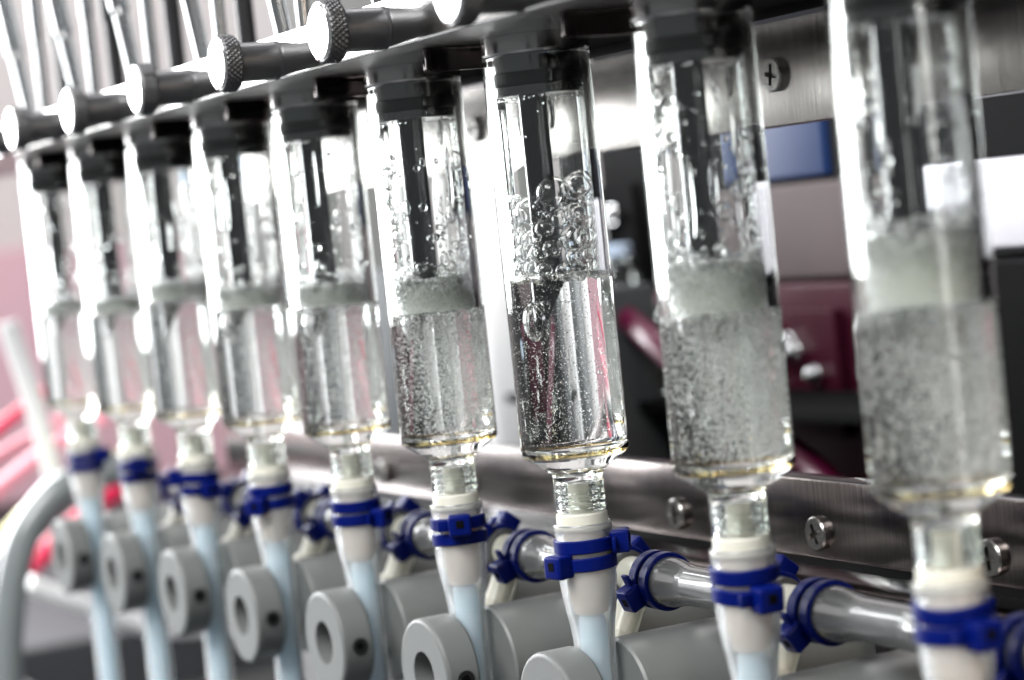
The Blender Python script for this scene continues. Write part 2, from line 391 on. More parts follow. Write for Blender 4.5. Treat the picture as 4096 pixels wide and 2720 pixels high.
#        level, foam top, kind
FILL = {1: (29.5, 32.0), 2: (29.0, 32.5), 3: (32.0, 36.0), 4: (29.3, 34.0), 5: (29.2, 33.7), 6: (27.3, 34.0), 7: (33.7, 53.0), 8: (26.3, 34.5), 9: (26.8, 37.0)}
LABEL = {
 1: "blurred leftmost glass syringe, farthest away beside the pink wall",
 2: "blurred glass syringe, second from the left end of the row",
 3: "blurred glass syringe, third from the left end of the row",
 4: "glass syringe with pale liquid, fourth from the left, oval bubble at the nozzle tip",
 5: "glass syringe with cloudy liquid and thin foam, fifth from the left",
 6: "glass syringe full of fine bubbles, directly left of the sharp foamy one",
 7: "sharp glass syringe with clear liquid under a tall head of big foam bubbles",
 8: "glass syringe with cloudy speckled liquid, directly right of the sharp foamy one",
 9: "large out of focus glass syringe at the right end of the row"}
def barrel_mesh(level):
    prof = [(RI, level), (RI, TOP - 0.3), (RI + 0.3, TOP), (RO - 0.3, TOP), (RO, TOP - 0.3), (RO, 0.9), (RO - 0.25, 0.25), (RO - 0.9, -0.2), (5.4, -2.7), (4.8, -3.3), (4.7, -3.9),
            (4.7, -10.0), (4.55, -10.3), (4.0, -10.3), (3.85, -10.1), (3.85, -4.9), (3.5, -4.5), (0, -4.4)]
    return G().lathe(prof, 96).mesh("barrel", "clear_glass", sharp=50)
def liquid_mesh(level):
    prof = [(0, level - 0.35), (6.2, level - 0.33), (7.6, level - 0.2), (RI, level), (RI, 2.2), (RI - 0.25, 1.7), (RI - 0.8, 1.35), (2.2, -1.3), (1.2, -2.4), (0, -2.6)]
    return G().lathe(prof, 96, mats=[0, 0, 0] + [1] * 6).mesh("liquid", ["liquid_surface", "glass_to_liquid"], sharp=50)
amber_band_me = G().lathe([(9.05, 1.15), (9.55, 0.95), (9.5, 0.55), (8.9, 0.6)], 96, close=True).mesh("amber_band", "amber_tint", fix=True)  # thin amber ring at the barrel's lower edge
def helix_mesh():
    pts = []
    for i in range(161):
        a = i / 160 * 2 * math.pi * 3.2; pts.append((3.9 * math.cos(a), 3.9 * math.sin(a), -5.4 - 4.2 * i / 160))
    return G().tube(pts, 0.36, 8).mesh("thread", "clear_glass", fix=True)
thread_me = helix_mesh()

def rnd_cyl(r, n, rmax, z0, z1):
    a = r.uniform(0, 2 * math.pi, n); q = rmax * np.sqrt(r.uniform(0, 1, n)); z = r.uniform(z0, z1, n)
    return np.stack([q * np.cos(a), q * np.sin(a), z], 1)

from mathutils.geometry import delaunay_2d_cdt
def foam_layer(g, R, z0, ztop, dlo, dhi, seed, rad_k):
    """one layer of foam cells on a cylinder of radius R: every cell is a rounded loop of liquid, large on top and small below"""
    r = random.Random(seed); C = 2 * math.pi * R; z1 = ztop(0) + 4.5
    size = lambda z: dlo + (dhi - dlo) * min(1, max(0, (z - z0) / (z1 - 3 - z0))) ** 1.0
    P = []
    A = np.zeros((0, 3))
    for it in range(16000):
        u, z = r.uniform(0, C), z0 - 1.2 + (z1 + 2.7 - z0) * r.random() ** 1.5; d = size(z) * r.uniform(0.72, 1.10)
        du = np.abs(A[:, 0] - u); du = np.minimum(du, C - du)
        if not np.any(du ** 2 + (A[:, 1] - z) ** 2 < (0.5 * (d + A[:, 2])) ** 2): A = np.vstack([A, (u, z, d)])
    P = [tuple(q) for q in A]
    n = len(P); pts = []; own = []
    for sh in (-C, 0, C):
        for i, (u, z, d) in enumerate(P):
            if -0.5 * C < u + sh < 1.5 * C: pts.append(Vector((u + sh, z))); own.append(i if sh == 0 else -1)
    res = delaunay_2d_cdt(pts, [], [], 0, 1e-6)
    vs, fs, ov = res[0], res[2], res[3]
    cc = []; inc = {}
    for fi, f in enumerate(fs):
        (ax, ay), (bx_, by), (cx, cy) = (vs[f[0]], vs[f[1]], vs[f[2]])
        D = 2 * (ax * (by - cy) + bx_ * (cy - ay) + cx * (ay - by))
        if abs(D) < 1e-9: cc.append(None); continue
        A2, B2, C2 = ax * ax + ay * ay, bx_ * bx_ + by * by, cx * cx + cy * cy
        cc.append(((A2 * (by - cy) + B2 * (cy - ay) + C2 * (ay - by)) / D, (A2 * (cx - bx_) + B2 * (ax - cx) + C2 * (bx_ - ax)) / D))
        for v in f: inc.setdefault(v, []).append(fi)
    cells = []
    for vi, p in enumerate(vs):
        o = [own[i] for i in ov[vi]] if ov[vi] else [-1]
        if o[0] < 0 or not (z0 + 0.25 < p[1]): continue
        poly = [cc[f] for f in inc.get(vi, []) if cc[f] is not None]
        if len(poly) < 4: continue
        mx, my = p[0], p[1]; poly.sort(key=lambda q: math.atan2(q[1] - my, q[0] - mx))
        d = P[o[0]][2]
        if max(math.hypot(q[0] - mx, q[1] - my) for q in poly) > 2.0 * d: continue
        ang = mx / R; side = math.cos(ang - THR)
        if my > ztop(side) - 0.3 * d or math.cos(ang - THF) < 0.0: continue
        w = min(0.17, 0.05 + 0.034 * d) * rad_k
        poly = [(mx + (q[0] - mx) * (1 - 0.55 * w / (0.5 * d)), max(z0 - 0.2, my + (q[1] - my) * (1 - 0.55 * w / (0.5 * d)))) for q in poly]
        for _ in range(3):
            poly = [q for i in range(len(poly)) for q in ((poly[i][0] * .75 + poly[(i + 1) % len(poly)][0] * .25, poly[i][1] * .75 + poly[(i + 1) % len(poly)][1] * .25), (poly[i][0] * .25 + poly[(i + 1) % len(poly)][0] * .75, poly[i][1] * .25 + poly[(i + 1) % len(poly)][1] * .75))]
        if len(poly) > 40: poly = poly[::2]
        loop = [((R - w) * math.cos(u / R), (R - w) * math.sin(u / R), z) for u, z in poly]
        b = len(g.v); m = len(loop); ns = 7
        for i in range(m):
            p0, p1, pm = Vector(loop[i]), Vector(loop[(i + 1) % m]), Vector(loop[i - 1])
            t = (p1 - pm).normalized(); nrm = Vector((p0.x, p0.y, 0)).normalized(); bi = t.cross(nrm).normalized()
            for j in range(ns):
                a = 2 * math.pi * j / ns; q = p0 + (nrm * math.cos(a) + bi * math.sin(a)) * w * (1.0 + 0.25 * math.sin(3 * i / m * 6.28 + my)); g.v.append(tuple(q))
        for i in range(m):
            for j in range(ns):
                k2 = (i + 1) % m; j2 = (j + 1) % ns
                g.f.append((b + i * ns + j, b + i * ns + j2, b + k2 * ns + j2, b + k2 * ns + j)); g.m.append(0)
        cells.append((mx / R, my, d))
    return cells

def syringe(k):
    r = np.random.default_rng(100 + k)
    level, ftop = FILL[k]
    t = thing("glass_syringe", LABEL[k], "syringe", (bx(k) * MM, 0, 0), group="glass syringes in a row")
    link("barrel", barrel_mesh(level), t); link("thread", thread_me, t); link("amber_band", amber_band_me, t)
    lq = link("liquid", liquid_mesh(level), t, label={7: "clear liquid with fine rising bubbles"}.get(k, "cloudy bubbly liquid"))
    clear = 0 < 1
    # bubbles in the liquid
    if k == 7:
        n = 1600; c = rnd_cyl(r, n, RI - 0.3, 2.5, level - 0.6)
        rad = 0.05 + 0.11 * r.random(n) ** 2.2
        n2 = 2200; c2 = rnd_cyl(r, n2, RI - 0.3, 2.5, level - 0.6); rad2 = 0.035 + 0.055 * r.random(n2) ** 2
        grp = [(c, rad, 2, 0), (c2, rad2, 1, 1)]
    else:
        n = {8: 32000, 9: 25000, 6: 22000, 5: 15000}.get(k, 9500)
        c = rnd_cyl(r, n, RI - 0.25, 2.0, level - 0.3)
        side = (c[:, 0] * RH.x + c[:, 1] * RH.y) / RI; h = (c[:, 2] - 2) / (level - 2)
        keep = r.random(n) < np.clip(0.55 + 0.65 * side + 0.40 * (h - 0.4), 0.08, 1.0)
        c = c[keep]; rad = (0.07 + 0.115 * r.random(len(c)) ** 2.0) * (1.0 if k >= 5 else 1.2)
        n3 = 420; c3 = np.stack([(RI - 0.45) * np.cos(r.uniform(0, 6.283, n3)), (RI - 0.45) * np.sin(r.uniform(0, 6.283, n3)), level - 0.35 - 2.2 * r.random(n3) ** 2.5], 1)
        a3 = r.uniform(0, 6.283, n3); c3[:, 0] = (RI - 0.45) * np.cos(a3); c3[:, 1] = (RI - 0.45) * np.sin(a3)
        n4 = 1500 if k >= 5 else 500; c4 = rnd_cyl(r, n4, RI - 0.35, 2.5, level - 0.5); q4 = np.hypot(c4[:, 0], c4[:, 1])[:, None]; c4[:, :2] *= np.clip(q4, 6.2, None) / q4
        grp = [(c4, 0.09 + 0.13 * r.random(n4) ** 2, 1, 0), (c, rad, 0, 1), (c3, 0.12 + 0.22 * r.random(n3) ** 2, 1, 0)]
    link("bubble_cloud", spheres_mesh("bubble_cloud", grp, ["bubble_air", "micro_bubble"]), lq, kind="stuff")
    # oval air pocket at the nozzle tip
    if k in (4, 5, 6, 7, 8):
        p = -RH * 4.3 - FH * 2.6
        link("air_pocket", spheres_mesh("air_pocket", [(np.array([[p.x, p.y, 25.5]]), np.array([[1.9, 1.9, 3.7]]), 3, 0)], ["bubble_air"]), lq)
    # foam
    if k == 7:
        g = G()
        cells = foam_layer(g, RI - 0.03, level - 0.1, lambda sd: 51.6 + 2.8 * sd, 2.9, 5.8, 5, 1.0)
        C, Rr = [], []
        for ang, z, d in cells:
            if True:
                rr = d * r.uniform(0.53, 0.60); rho = RI - 0.04 - rr; C.append((rho * math.cos(ang), rho * math.sin(ang), z + d * r.uniform(-.1, .1))); Rr.append(rr)
            if d > 2.6 and r.random() < 0.5:
                for _ in range(1):      # smaller bubbles seen behind the front film
                    rr = d * r.uniform(0.14, 0.26); rho = RI - 0.55 * d - rr - 1.2 * r.random(); a_ = ang + r.uniform(-.5, .5) * d / RI
                    C.append((rho * math.cos(a_), rho * math.sin(a_), z + d * r.uniform(-.4, .4))); Rr.append(rr)
        C = np.array(C); Rr = np.array(Rr)
        for _ in range(450):            # smaller bubbles lodged in the gaps
            z = level + 15.0 * r.random() ** 1.2; rr = 0.55 + 0.75 * r.random(); a_ = THF + r.uniform(-1.8, 1.8); rho = RI - 0.05 - rr - (1.6 * r.random() if r.random() < 0.5 else 0)
            p = np.array((rho * math.cos(a_), rho * math.sin(a_), z))
            if np.all(((C - p) ** 2).sum(1) > ((Rr + rr) * 0.9) ** 2): C = np.vstack([C, p]); Rr = np.append(Rr, rr)
        n9 = 90; a9 = THF + r.uniform(-1.9, 1.9, n9); r9 = 0.3 + 0.6 * r.random(n9) ** 1.5; q9 = RI - 0.03 - r9
        c9 = np.stack([q9 * np.cos(a9), q9 * np.sin(a9), level - r9 * r.uniform(0.3, 0.95, n9)], 1)
        link("hanging_bubbles", spheres_mesh("hanging_bubbles", [(c9, r9, 3, 0)], ["bubble_air"]), lq, kind="stuff")
        link("foam", spheres_mesh("foam", [(C, Rr, 4, 0), (C, Rr - np.clip(0.06 * Rr, 0.04, 0.11), 4, 1)], ["film", "bubble_air"]), lq, kind="stuff")
    else:
        core = G().lathe([(0, ftop - 1.2), (5.5, ftop - 1.0), (6.2, ftop - 1.6), (6.4, ftop - 2.6), (6.6, level + 0.15), (0, level + 0.1)], 48)
        ph = r.uniform(0, 6.28, 8)
        def rag(p):
            a = math.atan2(p[1], p[0]); q = math.hypot(p[0], p[1])
            wv = sum(math.sin(a * f + ph[i]) / (1 + i * 0.4) for i, f in enumerate((1, 2, 3, 5, 8, 13)))
            return (p[0], p[1], p[2] + (0.28 * wv * min(1, q / 5) if p[2] > level + 0.5 else 0.0))
        core.v = [rag(p) for p in core.v]
        link("froth", core.mesh("froth", "froth", sharp=70), lq)
        n = 4600 if k >= 5 else 1500
        a = r.uniform(0, 2 * math.pi, n); z = level + (ftop - level) * r.random(n) ** 1.0
        rad = (0.12 + 0.42 * ((z - level) / (ftop - level)) ** 2 * r.random(n) + 0.1 * r.random(n)) * (1 if k >= 5 else 1.4)
        rho = np.where(z > ftop - 1.2, np.sqrt(r.uniform(2.7 ** 2, 7.6 ** 2, n)), r.uniform(6.3, 8.0, n)); rho = np.minimum(rho, RI - 0.05 - rad)
        c = np.stack([rho * np.cos(a), rho * np.sin(a), z], 1)
        # larger loose bubbles resting on the froth and against the wall
        n2 = 70 if k < 9 else 130; a2 = r.uniform(0, 2 * math.pi, n2); ra2 = r.uniform(0.4, 1.25, n2)
        z2 = ftop - 0.3 + (3.2 if k < 9 else 3.0) * r.random(n2) ** 2; rho2 = np.where(r.random(n2) < .6, RI - 0.08 - ra2, np.sqrt(r.uniform(16, 50, n2)))
        c2 = np.stack([rho2 * np.cos(a2), rho2 * np.sin(a2), z2], 1)
        link("foam", spheres_mesh("foam", [(c[::2], rad[::2], 1 if k < 6 else 2, 0), (c[1::2], rad[1::2] * 0.8, 1, 2), (c2, ra2, 2, 0), (c2, ra2 * 0.93, 2, 1)], ["film", "bubble_air", "micro_bubble"]), lq, kind="stuff")
    # drops and runs clinging to the inner wall above the foam
    zz0 = ftop + 0.5; zz1 = 65.0
    nd = {7: 26, 8: 170, 9: 120, 6: 170, 5: 130}.get(k, 80)
    a = r.uniform(0, 2 * math.pi, nd); rad = 0.12 + 0.75 * r.random(nd) ** 3
    z = zz0 + (zz1 - zz0) * (r.random(nd) ** (1.6 if k != 8 else 1.0))
    if k == 7: z = r.uniform(57, 65.2, nd); rad = 0.08 + 0.15 * r.random(nd)
    rho = RI - 0.05 - rad * 0.55
    c = np.stack([rho * np.cos(a), rho * np.sin(a), z], 1); rr = np.stack([rad, rad, rad * r.uniform(1.0, 1.5, nd)], 1)
    grp = [(c, rr * 0.97, 2, 0)]
    if k != 7:
        nr = 9; a3 = r.uniform(0, 2 * math.pi, nr); ln = r.uniform(2.5, 7.5, nr); w = r.uniform(0.25, 0.6, nr)
        z3 = r.uniform(zz0 + 6, zz1 - 6, nr); c3 = np.stack([(RI - 0.08 - w * .6) * np.cos(a3), (RI - 0.08 - w * .6) * np.sin(a3), z3], 1)
        grp.append((c3, np.stack([w, w, ln], 1), 2, 0))
        nb = 46; a4 = r.uniform(0, 2 * math.pi, nb); r4 = 0.5 + 1.6 * r.random(nb) ** 2; z4 = zz0 + 1 + (zz1 - zz0 - 3) * r.random(nb) ** 1.7
        c4 = np.stack([(RI - 0.1 - r4 * .5) * np.cos(a4), (RI - 0.1 - r4 * .5) * np.sin(a4), z4], 1)
        s4 = np.stack([r4 * .6, r4 * .6, r4 * r.uniform(0.8, 1.4, nb)], 1)
        grp += [(c4, s4, 3, 0), (c4, s4 * 0.9, 3, 1)]
    nrim = 46; a5 = r.uniform(0, 2 * math.pi, nrim); r5 = 0.14 + 0.22 * r.random(nrim); rho5 = RI - 0.05 - r5
    c5 = np.stack([rho5 * np.cos(a5), rho5 * np.sin(a5), 66.5 - r5 + r.uniform(-.35, .2, nrim)], 1)
    grp.append((c5, r5, 2, 0))
    link("droplets", spheres_mesh("droplets", grp, ["film", "bubble_air"]), t, kind="stuff")
    return t
for k in range(1, 10): syringe(k)

def nozzle_mesh():
    g = G(); n = 56; ro, ri = 2.6, 2.1; off = -RH * 1.4
    def zb(a): return 27.3 + 5.6 * math.cos(a - THR)
    rings = []
    for (rad, f) in ((ro, 'top'), (ro, 'bot'), (ri, 'bot'), (ri, 'top')):
        b = len(g.v)
        for j in range(n):
            a = 2 * math.pi * j / n; z = 67.5 if f == 'top' else zb(a) * 1.0
            g.v.append((off.x + rad * math.cos(a), off.y + rad * math.sin(a), z))
        rings.append(b)
    for A, B in zip(rings, rings[1:]):
        for j in range(n):
            k = (j + 1) % n; g.f.append((A + j, B + j, B + k, A + k)); g.m.append(0)
    return g.mesh("nozzle_tube", "nozzle_steel", sharp=40)
noz_me = nozzle_mesh()
plug_me = G().lathe([(0, 74.2), (8.0, 74.2), (8.0, 71.0), (7.6, 70.9), (7.6, 68.5), (8.0, 68.4), (8.0, 67.1), (7.7, 66.7), (0, 66.8)], 80).mesh("plug", "plug_steel", sharp=30)
cap_me = G().lathe([(0, 77.65), (10.05, 77.65), (10.05, 74.6), (9.8, 74.2), (0, 74.2)], 80).mesh("cap", "cap_steel", sharp=30)
seal_me = G().lathe([(7.62, 70.9), (8.08, 70.85), (8.18, 70.4), (8.18, 69.0), (8.08, 68.55), (7.62, 68.5)], 80, close=True).mesh("seal", "black_rubber", fix=True)
for k in range(1, 10):
    t = thing("filling_nozzle", "dark steel nozzle tube with black sealed plug inside the %s syringe from the left" % ORD[k], "nozzle", (bx(k) * MM, 0, 0), group="filling nozzles")
    link("cap", cap_me, t); link("plug", plug_me, t); link("seal_ring", seal_me, t); link("nozzle_tube", noz_me, t)

# ------------------------------------------------------------------ connectors, silicone tubes, ties
con_me = {
 "luer_tip": G().lathe([(0, -5.0), (1.9, -5.0), (2.05, -5.3), (2.4, -10.5), (2.4, -10.8), (0, -10.8)], 40).mesh("luer_tip", "cream_plastic"),
 "flange": G().lathe([(0, -10.55), (4.4, -10.55), (4.75, -10.8), (4.85, -13.4), (4.5, -13.9), (0, -13.9)], 56).mesh("flange", "cream_plastic"),
 "barb": G().lathe([(0, -13.95), (4.05, -13.95), (4.1, -22.0), (3.6, -27.0), (3.1, -29.3), (2.6, -29.6), (0, -29.6)], 40).mesh("barb", "warm_plastic")}
TP = [(4.95, -12.7), (5.2, -12.55), (5.4, -12.8), (5.45, -14.0), (5.25, -15.2), (5.0, -15.7), (5.0, -17.6), (5.2, -18.3), (5.0, -18.9), (5.0, -20.6), (5.35, -21.6), (5.4, -23.0), (5.15, -26.0), (4.7, -29.0), (4.25, -31.5), (3.95, -34.0), (3.8, -37.0), (3.65, -40), (3.65, -120)]
inner = [(max(0.8, min(r - 0.85, 4.12)) if z > -30 else r - 1.0, z) for r, z in TP]
inner = [(min(a, r - .5), z) for (a, z), (r, _) in zip(inner, TP)]
tube_me = G().lathe(TP + [(1.5, -120)] + [(r, z) for r, z in reversed(inner[3:])] + [(4.88, -12.9)], 64, close=True).mesh("tube_wall", "silicone", fix=True, sharp=60)
core_me = G().lathe([(0, -30.0), (2.2, -30.1), (2.5, -30.6), (2.7, -34), (2.55, -40), (2.55, -119), (0, -119)], 32).mesh("liquid_core", "tube_water")
for k in range(1, 10):
    t = thing("luer_connector", "cream luer connector between the %s syringe and its tube" % ORD[k], "connector", (bx(k) * MM, 0, 0), group="luer connectors")
    for nme, me in con_me.items(): link(nme, me, t)
    w = random.Random(40 + k)
    o = thing("silicone_tube", "milky silicone tube hanging under the %s syringe from the left" % ORD[k], "tube", (bx(k) * MM, 0, 0), (0, 0, R_(w.uniform(0, 360))), group="silicone tubes")
    link("tube_wall", tube_me, o); link("liquid_core", core_me, o)

def band_mesh(rin):
    return G().lathe([(rin, 1.25), (rin + 0.55, 1.25), (rin + 0.75, 1.05), (rin + 0.75, -1.05), (rin + 0.55, -1.25), (rin, -1.25)], 64, close=True).mesh("band", "blue_nylon", fix=True, sharp=35)
band_a, band_b = band_mesh(5.02), band_mesh(4.9)
def head_mesh():
    return G().box(-2.3, 2.3, -1.2, 2.5, -2.15, 2.15).mesh("head", "blue_nylon", True, bevel=0.6, seg=3)
head_me = head_mesh()
slot_me = G().lathe([(0, 0.12), (0.95, 0.12), (1.15, 0.0), (0, 0.0)], 4).mesh("slot_mark", "black_void", False)  # flat black pad, its colour stands in for shade inside the slot
tail_me = G().box(2.2, 4.6, -0.6, 0.1, -1.1, 1.1).mesh("tail", "blue_nylon", True, bevel=0.25)
def tie(label, loc, tilt, axis_rot, head_dir, rin_mesh, rr, group):
    """head_dir: unit vector from the tube axis to the head (world)"""
    t = thing("cable_tie", label, "cable tie", loc, (0, 0, 0), group)
    ax = Vector(axis_rot).normalized(); hd = Vector(head_dir); hd = (hd - ax * hd.dot(ax)).normalized(); tx = hd.cross(ax)
    M = Matrix((tx, hd, ax)).transposed().to_4x4()
    t.rotation_euler = (M @ Matrix.Rotation(R_(tilt), 4, 'X')).to_euler()
    link("band", rin_mesh, t)
    h = link("head", head_me, t, (0, (rr + 1.0) * MM, 0)); link("slot_mark", slot_me, h, (0, 0.00251, 0.0003), (R_(-90), R_(45), 0)); link("tail", tail_me, h)
    return t
HEAD = {1: (70, 180), 2: (10, 175), 3: (-80, 32), 4: (175, -25), 5: (190, 62), 6: (4, 185), 7: (84, -52), 8: (175, 24), 9: (165, 26)}
w = random.Random(11)
for k in range(1, 10):
    for nm, z, hd, i in (("upper", -16.6, HEAD[k][0], 0), ("lower", -19.9, HEAD[k][1], 1)):
        tie("%s blue cable tie on the silicone tube under the %s syringe" % (nm, ORD[k]), (bx(k) * MM, 0, z * MM), w.uniform(-3, 3) + (3 if i == 0 else -2), (0, 0, 1), facing(hd), band_a, 5.0, "blue ties on the silicone tubes")

# ------------------------------------------------------------------ manifold hose, tees
MY, MZ = 20.0, -27.6
TEE = {k: bx(k) - 16.0 for k in range(2, 12)}
bd = Vector((0.10, -0.50, -0.86)).normalized()
def tee_meshes():
    run = G().lathe([(0, 7.5), (3.3, 7.5), (3.6, 4.6), (3.6, -4.6), (3.3, -7.5), (0, -7.5)], 32)
    run.xf(Matrix.Rotation(R_(90), 4, 'Y'))
    q = Vector((0, 0, 1)).rotation_difference(bd).to_matrix().to_4x4()
    br = G().lathe([(0, 12.5), (2.9, 12.5), (2.9, 1.0), (0, 1.0)], 32); br.xf(q)
    cup = G().lathe([(0, 24.0), (3.9, 24.0), (4.1, 23.4), (4.1, 12.8), (3.7, 11.9), (0, 11.9)], 6); cup.xf(q)
    return run.mesh("run", "translucent_plastic", fix=True), br.mesh("branch", "translucent_plastic", fix=True), cup.mesh("branch_nut", "translucent_plastic", True, bevel=0.4, fix=True, sharp=30)
run_me, br_me, cup_me = tee_meshes()
L = PITCH - 7.0
hp = []
for i in range(29):
    u = i / 28; e = min(u, 1 - u) * L
    rad = 4.85 if e < 8 else 3.75 + 1.1 * (0.5 + 0.5 * math.cos(math.pi * min(1, (e - 8) / 9)))
    if i in (0, 28): rad = 4.6
    hp.append((rad, -(u - 0.5) * L))
hose = G().lathe([(0, L / 2)] + hp + [(0, -L / 2)], 40); hose.xf(Matrix.Rotation(R_(90), 4, 'Y'))
hose_me = hose.mesh("hose", "grey_hose", fix=True, sharp=60)
for k in range(2, 11):
    t = thing("tee_fitting", "translucent plastic tee on the grey hose, behind and left of the %s tube" % ORD[k], "fitting", (TEE[k] * MM, MY * MM, MZ * MM), group="tees on the grey hose")
    link("run", run_me, t); link("branch", br_me, t); link("branch_nut", cup_me, t)
    single("manifold_hose", hose_me, "grey glossy hose segment right of the tee behind the %s tube" % ORD[k], "hose", ((TEE[k] + PITCH / 2) * MM, MY * MM, MZ * MM), group="grey hose segments")
    for j, (dx, nm) in enumerate(((-10.2, "outer left"), (-6.3, "inner left"), (6.3, "inner right"), (10.2, "outer right"))):
        a = {0: 140, 1: 35, 2: -35, 3: 200}[j] + w.uniform(-12, 12)
        hd = Vector((0, -math.cos(R_(a)), math.sin(R_(a))))
        tie("%s blue cable tie of the tee behind the %s tube" % (nm, ORD[k]), ((TEE[k] + dx) * MM, MY * MM, MZ * MM), w.uniform(-3, 3), (1, 0, 0), hd, band_b, 4.9, "blue ties on the grey hose")

# ------------------------------------------------------------------ pinch valves
ring_me = G().lathe([(5.0, 7.3), (10.9, 7.3), (11.45, 7.1), (11.75, 6.5), (11.75, 0.5), (11.4, 0), (0, 0), (0, 1.5), (4.6, 1.5), (5.0, 1.9)], 80, close=True)
ring_me = ring_me.mesh("end_ring", "grey_plastic", fix=True, sharp=30)
body_me = G().lathe([(0, 0), (11.3, 0), (11.75, -0.5), (11.75, -50.5), (0, -50.5)], 80).mesh("body", "grey_plastic", fix=True, sharp=30)
sock_me = G().lathe([(0, 1.52), (0, 2.2), (2.2, 2.2), (2.4, 2.0), (2.4, 1.52)], 6).mesh("socket_mark", "black_void", False, fix=True)  # solid black hexagon, shade of a deeper hole put into its colour
pin2_me = G().lathe([(0, 9), (1.6, 9), (1.6, 0), (0, 0)], 20).mesh("guide_pin", "grey_plastic", fix=True)
set_me = G().lathe([(1.9, 0.12), (1.9, -0.6), (1.1, -0.6), (1.0, 0.12)], 32, close=True).mesh("set_screw", "black_rubber", fix=True)
hexhole_me = G().lathe([(0, 0.06), (1.1, 0.06), (1.1, -0.5), (0, -0.5)], 6).mesh("hex_mark", "black_void", False, fix=True)  # black plug painted as the shade inside the set screw's hole
VL = {7: "cut off below", 6: "largest ring face", 1: "faint"}
for k in range(1, 10):
    t = thing("pinch_valve", "grey plastic pinch valve with ring end around the %s tube%s" % (ORD[k], ", " + VL[k] if k in VL else ""), "valve", (bx(k) * MM, 0, -0.047), (R_(90), 0, 0), "grey pinch valves")
    # local +z points to the viewer's side of the machine (-y)
    link("body", body_me, t, (0, 0, -0.0042)); e = link("end_ring", ring_me, t, (0, 0, 0.0039)); link("socket_mark", sock_me, e)
    for sx, sz in ((-8.6, 2.0), (-7.0, -6.5)): link("guide_pin", pin2_me, t, (sx * MM, sz * MM, -0.0046))
    s_ = link("set_screw", set_me, t, (0.01172, 0, 0.0072), (0, R_(90), 0)); link("hex_mark", hexhole_me, s_)

# ------------------------------------------------------------------ things behind: interior of the machine
def hose_thing(name, pts, rad, mat, label, cat="hose", group=None):
    P = [Vector(p) for p in pts]; out = []
    for i in range(len(P) - 1):
        p0, p1, p2, p3 = P[max(i - 1, 0)], P[i], P[i + 1], P[min(i + 2, len(P) - 1)]
        for q in range(10):
            u = q / 10; out.append(0.5 * ((2 * p1) + (p2 - p0) * u + (2 * p0 - 5 * p1 + 4 * p2 - p3) * u * u + (3 * p1 - p0 - 3 * p2 + p3) * u ** 3))
    out.append(P[-1])
    return single(name, G().tube(out, rad, 20).mesh(name, mat, fix=True), label, cat, group=group)
box1 = lambda name, b, mat, label, cat, bev=1.5: single(name, G().box(*b).mesh(name, mat, True, bevel=bev, seg=3), label, cat)
box1("label_plate", (-141, -112, 140, 143, 47, 66), "navy_plastic", "dark blue plate seen between the eighth and ninth syringes under the upper rail", "plate")
box1("white_housing", (-62, 60, 138, 170, 26, 47), "lilac_enamel", "white instrument housing at the right edge behind the last syringe", "housing")
box1("dark_module", (-60, 70, 134, 168, -40, 24), "black_void", "dark metal module under the white housing at the right edge", "module")
box1("grey_module", (-262, -238, 136, 160, -40, 20), "slate", "grey block inside the machine between the sixth and seventh syringes", "module")
box1("pale_module", (-262, -160, 191, 195, 17, 46), "pink_grey", "pinkish grey block inside the machine between the eighth and ninth syringes", "module")
box1("wine_module", (-240, -170, 191, 195, -55, 16), "wine_enamel", "dark wine red block inside the machine below the pinkish grey one", "module")
hose_thing("magenta_hose", [(-240, 150, 10), (-215, 146, 2), (-190, 150, -14), (-160, 160, -34), (-120, 150, -50)], 4, "magenta_hose", "dark magenta hose behind the sharp foamy syringe")
rack = thing("vial_rack", "dark shelf inside the machine carrying small glass vials", "rack", (0, 0, 0))
link("shelf", G().box(-330, -60, 150, 189, -19, -16).mesh("rack_shelf", "black_void", True, bevel=0.4), rack)
link("support", G().box(-300, -294, 155, 185, -58, -19.1).mesh("rack_support", "black_void", True), rack); link("support", G().box(-90, -84, 155, 185, -58, -19.1).mesh("rack_support", "black_void", True), rack)
def vial(h, R):  # clear vials added to give glassy highlights in the background
    return G().lathe([(0, -15.9 + 1.2), (R - 1, -14.7), (R - 1, -15.9 + h - 6), (R * .6 - .8, -15.9 + h - 3), (R * .6 - .8, -15.9 + h), (R * .6, -15.9 + h), (R * .6, -15.9 + h - 3), (R, -15.9 + h - 7), (R, -15.4), (R - .5, -15.9), (0, -15.9)], 32).mesh("vial", "clear_glass", sharp=40)
def vial_cap(h, R, m):
    return G().lathe([(0, -15.9 + h + 2.5), (R * .7, -15.9 + h + 2.5), (R * .78, -15.9 + h + 2), (R * .78, -15.9 + h - 1.5), (R * .6 + .05, -15.9 + h - 1.5), (R * .6 + .05, -15.9 + h + .1), (0, -15.9 + h + .1)], 28).mesh("vial_cap", m)
VI = [(-318, 168, 52, 7, "white_enamel"), (-301, 160, 40, 6, "pale_blue"), (-286, 170, 24, 6, "magenta_hose"), (-268, 164, 46, 7, "pale_blue"), (-250, 172, 30, 6, "magenta_hose"), (-233, 166, 38, 6, "magenta_hose"), 
        (-136, 168, 28, 6, "magenta_hose"), (-118, 160, 24, 6, "pale_blue")]
for i, (x, y, h, R, mt) in enumerate(VI):
    t = thing("highlight_vial", "blurred vial added for highlights, with %s cap, %s from left on the rack" % ({"white_enamel": "white", "red_hose": "red", "magenta_hose": "dark magenta", "pale_blue": "pale blue", "pink_hose": "pink"}[mt], (ORD[1:] + ["eleventh", "twelfth", "thirteenth"])[i]), "vial", (x * MM, y * MM, 0), group="vials added for highlights")
    link("vial_wall", vial(h, R), t); link("vial_cap", vial_cap(h, R, mt), t)
